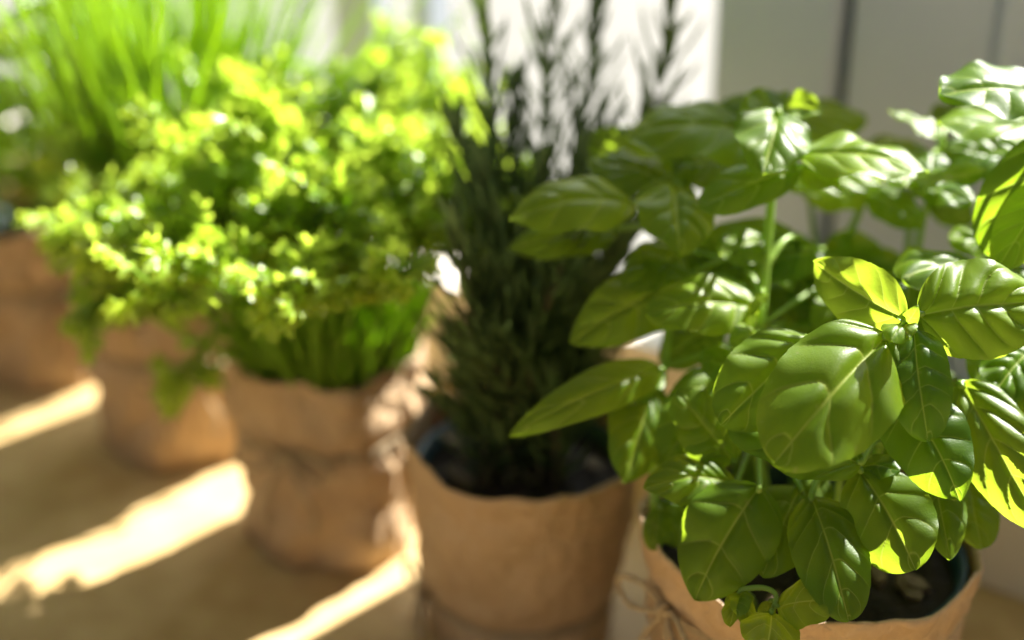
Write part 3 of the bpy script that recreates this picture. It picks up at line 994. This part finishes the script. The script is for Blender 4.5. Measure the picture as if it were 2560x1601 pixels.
def parsley_mesh(seed):
    """a compound leaf: three toothed, ruffled leaflets on short stalks"""
    lr = random.Random(seed)
    mb = MB()
    size = 0.0068
    for (ang_, ln, off) in ((0, 1.1, .75), (1.15, .9, .35), (-1.15, .9, .35)):
        ang_ += lr.uniform(-.2, .2)
        dx, dy = math.cos(ang_), math.sin(ang_)
        b = Vector((off * size * (1 if ang_ == 0 else 1), 0, 0)) + Vector((dx, dy, 0)) * size * .25
        NA_, NRr = 21, 4
        verts, uvs, faces = [b], [(0, .5)], []
        for r in range(1, NRr + 1):
            for k in range(NA_):
                f = k / (NA_ - 1)
                a = ang_ + (f - .5) * 2.7
                lobe = 0.62 + 0.38 * abs(math.cos((f - .5) * 3 * math.pi)) ** .6 + 0.12 * (1 if k % 2 else -1) * (r / NRr)
                rad = size * ln * (r / NRr) * lobe * (1 - .25 * abs(f - .5))
                z = size * (r / NRr) ** 1.5 * (.30 * math.sin(f * 17 + seed) + .16 * math.sin(f * 31 + 2 * seed)) - size * .28 * (r / NRr) ** 2
                verts.append(b + Vector((math.cos(a) * rad, math.sin(a) * rad, z)))
                uvs.append((r / NRr, f))
        for k in range(NA_ - 1):
            faces.append((0, 1 + k, 2 + k))
        for r in range(NRr - 1):
            for k in range(NA_ - 1):
                i = 1 + r * NA_ + k
                faces.append((i, i + NA_, i + NA_ + 1, i + 1))
        mb.add(verts, faces, uvs)
        mb.tube([(0, 0, 0), tuple(b * .6), tuple(b)], [0.0005, 0.00045, 0.0003], 4, cap=False)
    return mb


PM = [parsley_mesh(i * 1.7 + 1).mesh('leaf', M['parsley']) for i in range(7)]
PMB = [parsley_mesh(i * 1.7 + 1) for i in range(3)]


def rand_frame(d, rng, spread=.5, upb=.7):
    a = (d + Vector((rng.uniform(-1, 1), rng.uniform(-1, 1), rng.uniform(-.6, .6))) * spread).normalized()
    n = (Vector((0, 0, 1)) * upb + Vector((rng.uniform(-1, 1), rng.uniform(-1, 1), rng.uniform(-1, 1))) * .55)
    n = n - a * n.dot(a)
    n.normalize()
    y = n.cross(a)
    return Matrix((a, y, n)).transposed().to_4x4()


par_leaves, par_stuff = [], MB()
stalks = []
EXTRA = [  # stalks that can be followed in the picture: foot to tip
    [(560, 850, .70), (400, 770, .695), (300, 690, .69), (225, 590, .69)],
    [(600, 760, .71), (400, 540, .70), (300, 470, .70), (215, 410, .70)],
    [(600, 800, .69), (500, 700, .67), (380, 640, .66), (250, 735, .655)],
    [(610, 830, .69), (560, 800, .68), (500, 790, .672), (480, 850, .668)],
    [(600, 780, .69), (440, 640, .68), (330, 590, .67), (240, 560, .665)],
    [(590, 820, .69), (450, 720, .68), (360, 700, .67), (290, 740, .665)],
    [(590, 700, .71), (430, 480, .71), (330, 400, .71), (250, 380, .71)],
    [(620, 650, .73), (500, 420, .74), (420, 320, .745), (360, 270, .75)],
    [(720, 700, .70), (600, 450, .71), (540, 300, .71), (500, 215, .71)],
    [(800, 700, .72), (850, 450, .74), (900, 260, .745), (930, 150, .75)],
    [(820, 700, .72), (920, 450, .735), (990, 260, .74), (1030, 150, .745)],
    [(830, 700, .71), (950, 500, .715), (1030, 350, .72), (1090, 250, .72)],
]
for e in EXTRA:
    stalks.append(([at(*q) for q in e], True))
for i in range(84):
    a = pr_.uniform(0, 6.28)
    el = pr_.uniform(.5, 1.4)
    ln = pr_.uniform(.08, .145)
    out = Vector((math.cos(a) * math.cos(el), math.sin(a) * math.cos(el) * .85, math.sin(el)))
    f = Vector((pp_.x + math.cos(a) * pr_.uniform(0, .03), pp_.y + math.sin(a) * pr_.uniform(0, .03), 0.092))
    tip = f + out * ln + Vector((-.004, 0, 0))
    tip.z = max(tip.z, 0.183)
    tip.x = pp_.x + (tip.x - pp_.x) * .85
    tip.z = min(tip.z, 0.232)
    stalks.append(([f, f.lerp(tip, .5) + Vector((0, 0, ln * .16)), tip], False))
count = 0
for (pts, sp) in stalks:
    path = bez(pts, 14)
    mb = MB()
    r0 = 0.0021 if sp else 0.0013
    mb.tube(path, [r0 - .0007 * i / 13 for i in range(14)], 6)
    # side stalks, each with its compound leaf
    jobs = []
    nl = 9 if not sp else 10
    for k in range(nl):
        f = 1.0 if k == 0 else pr_.uniform(.66, 1.0) if not sp else pr_.uniform(.55, 1.0)
        q = min(int(f * 13), 12)
        p = path[q].lerp(path[q + 1], f * 13 - q)
        t = (path[q + 1] - path[q]).normalized()
        d = (t + Vector((pr_.uniform(-1, 1), pr_.uniform(-1, 1), pr_.uniform(-.4, .9))) * (.9 if k else .2)).normalized()
        ll = pr_.uniform(.005, .026) if k else .002
        e = p + d * ll
        mb.tube([p, p.lerp(e, .5) + Vector((0, 0, .001)), e], [.0007, .0006, .0005], 4, cap=False)
        m4 = rand_frame(d, pr_)
        m4.translation = e
        jobs.append((m4, pr_.uniform(.7, 1.55)))
    st = mb.build('stalk', M['parsley_stem'], par)
    for j, (m4, sc) in enumerate(jobs):
        m4 = m4 @ Matrix.Scale(sc, 4)
        if count < 300 and (j < 4 or sp):
            put('leaf', PM[pr_.randrange(7)], m4, st)
            count += 1
        else:
            src = PMB[pr_.randrange(3)]
            par_stuff.add([m4 @ Vector(v) for v in src.v], src.f, list(src.uv))
o = par_stuff.build('small_leaves', M['parsley'], par)
o['kind'] = 'stuff'
# close grown young stalks at the foot
mb = MB()
for i in range(620):
    a, r = pr_.uniform(0, 6.28), .036 * math.sqrt(pr_.random())
    f = Vector((pp_.x + r * math.cos(a), pp_.y + r * math.sin(a), .088))
    ln = pr_.uniform(.030, .068)
    o_ = Vector((math.cos(a), math.sin(a), 0)) * (r / .036) * ln * pr_.uniform(.2, .7)
    tp = f + o_ + Vector((pr_.uniform(-.005, .005), pr_.uniform(-.005, .005), ln))
    mb.tube([f, f.lerp(tp, .5) + Vector((0, 0, .003)), tp], [.0010, .0009, .0004], 4, cap=False)
o = mb.build('young_stalks', M['parsley_stem'], par)
o['kind'] = 'stuff'

# ------------------------------------------------------------------ chives
cp = POTS['chive']
chi = empty('chive_plant', Vector((cp.x, cp.y, 0.09)))
tag(chi, 'tall clump of slender green chive blades, some bent over', 'herb')
cr = random.Random(11)


def blade(pts, r, n=18):
    path = bez(pts, n)
    mb = MB()
    mb.tube(path, [r * (1 - .75 * max(0, (i / (n - 1) - .55) / .45) ** 1.5) for i in range(n)], 6)
    return mb


for e in ([(300, 520, .83), (330, 400, .82), (250, 340, .815), (160, 280, .81), (105, 252, .81), (72, 290, .81), (100, 350, .805), (190, 425, .80)],
          [(380, 520, .84), (470, 300, .84), (560, 190, .84), (680, 150, .83), (800, 190, .82), (860, 240, .815)],
          [(400, 520, .84), (500, 330, .83), (610, 220, .825), (720, 210, .82), (840, 225, .815), (930, 280, .81)],
          [(390, 520, .85), (480, 360, .85), (600, 280, .84), (760, 270, .83), (860, 310, .82)],
          [(280, 520, .83), (160, 380, .82), (60, 260, .82), (10, 190, .82)],
          [(280, 540, .83), (120, 430, .82), (30, 320, .815), (-30, 260, .81)],
          [(280, 540, .83), (330, 380, .80), (270, 280, .80), (200, 230, .80)]):
    f = Vector((cp.x + cr.uniform(-.02, .02), cp.y + cr.uniform(-.02, .02), .088))
    blade([f] + [at(q[0], q[1], q[2] - .075) for q in e], .0027, 34).build('blade', M['chive'], chi)
for i in range(285):
    a, r = cr.uniform(0, 6.28), .036 * math.sqrt(cr.random())
    f = Vector((cp.x + r * math.cos(a), cp.y + r * math.sin(a), .088))
    ln = cr.uniform(.15, .25)
    lean = cr.uniform(.05, .55) * (r / .036 + .3)
    aa = a + cr.uniform(-.8, .8)
    o_ = Vector((math.cos(aa), math.sin(aa), 0))
    if o_.x < 0: o_.x *= .35
    tp = f + o_ * ln * lean + Vector((0, 0, ln * math.sqrt(max(.2, 1 - lean * lean))))
    md = f.lerp(tp, .5) + o_ * (-.08 * ln * lean) + Vector((cr.uniform(-.004, .004), cr.uniform(-.004, .004), ln * .03))
    blade([f, md, tp], cr.uniform(.0009, .0015), 9).build('blade', M['chive'], chi)

# ------------------------------------------------------------------ soft leaved herb at the end
lp = POTS['balm']
bal = empty('balm_plant', Vector((lp.x, lp.y, 0.092)))
tag(bal, 'pale green soft leaved herb at the far end of the row', 'herb')
lr_ = random.Random(3)
BM = [leaf_mesh('leaf', .034, .023, M['balm'], arch=.1, cup=.1, blister=.05, seed=i * 2.1, ns=18, nt_=13, serr=.08) for i in range(5)]
for i in range(17):
    a = lr_.uniform(0, 6.28)
    r = lr_.uniform(.0, .035)
    f = Vector((lp.x + r * math.cos(a), lp.y + r * math.sin(a), .09))
    ln = lr_.uniform(.09, .20)
    tp = f + Vector((math.cos(a) * ln * .35, math.sin(a) * ln * .3, ln))
    path = bez([f, f.lerp(tp, .5) + Vector((lr_.uniform(-.006, .006), 0, .004)), tp], 14)
    mb = MB()
    mb.tube(path, [.0016 - .0006 * k / 13 for k in range(14)], 6)
    st = mb.build('stem', M['basil_stem'], bal)
    for k in range(3, 14, 2):
        for h in (0, math.pi):
            a2 = k * 1.57 / 2 + h + lr_.uniform(-.3, .3)
            d = Vector((math.cos(a2), math.sin(a2), lr_.uniform(-.1, .7))).normalized()
            m4 = rand_frame(d, lr_, .15, 1.0)
            m4.translation = path[k]
            put('leaf', BM[lr_.randrange(5)], m4 @ Matrix.Scale(lr_.uniform(.6, 1.1), 4), st)
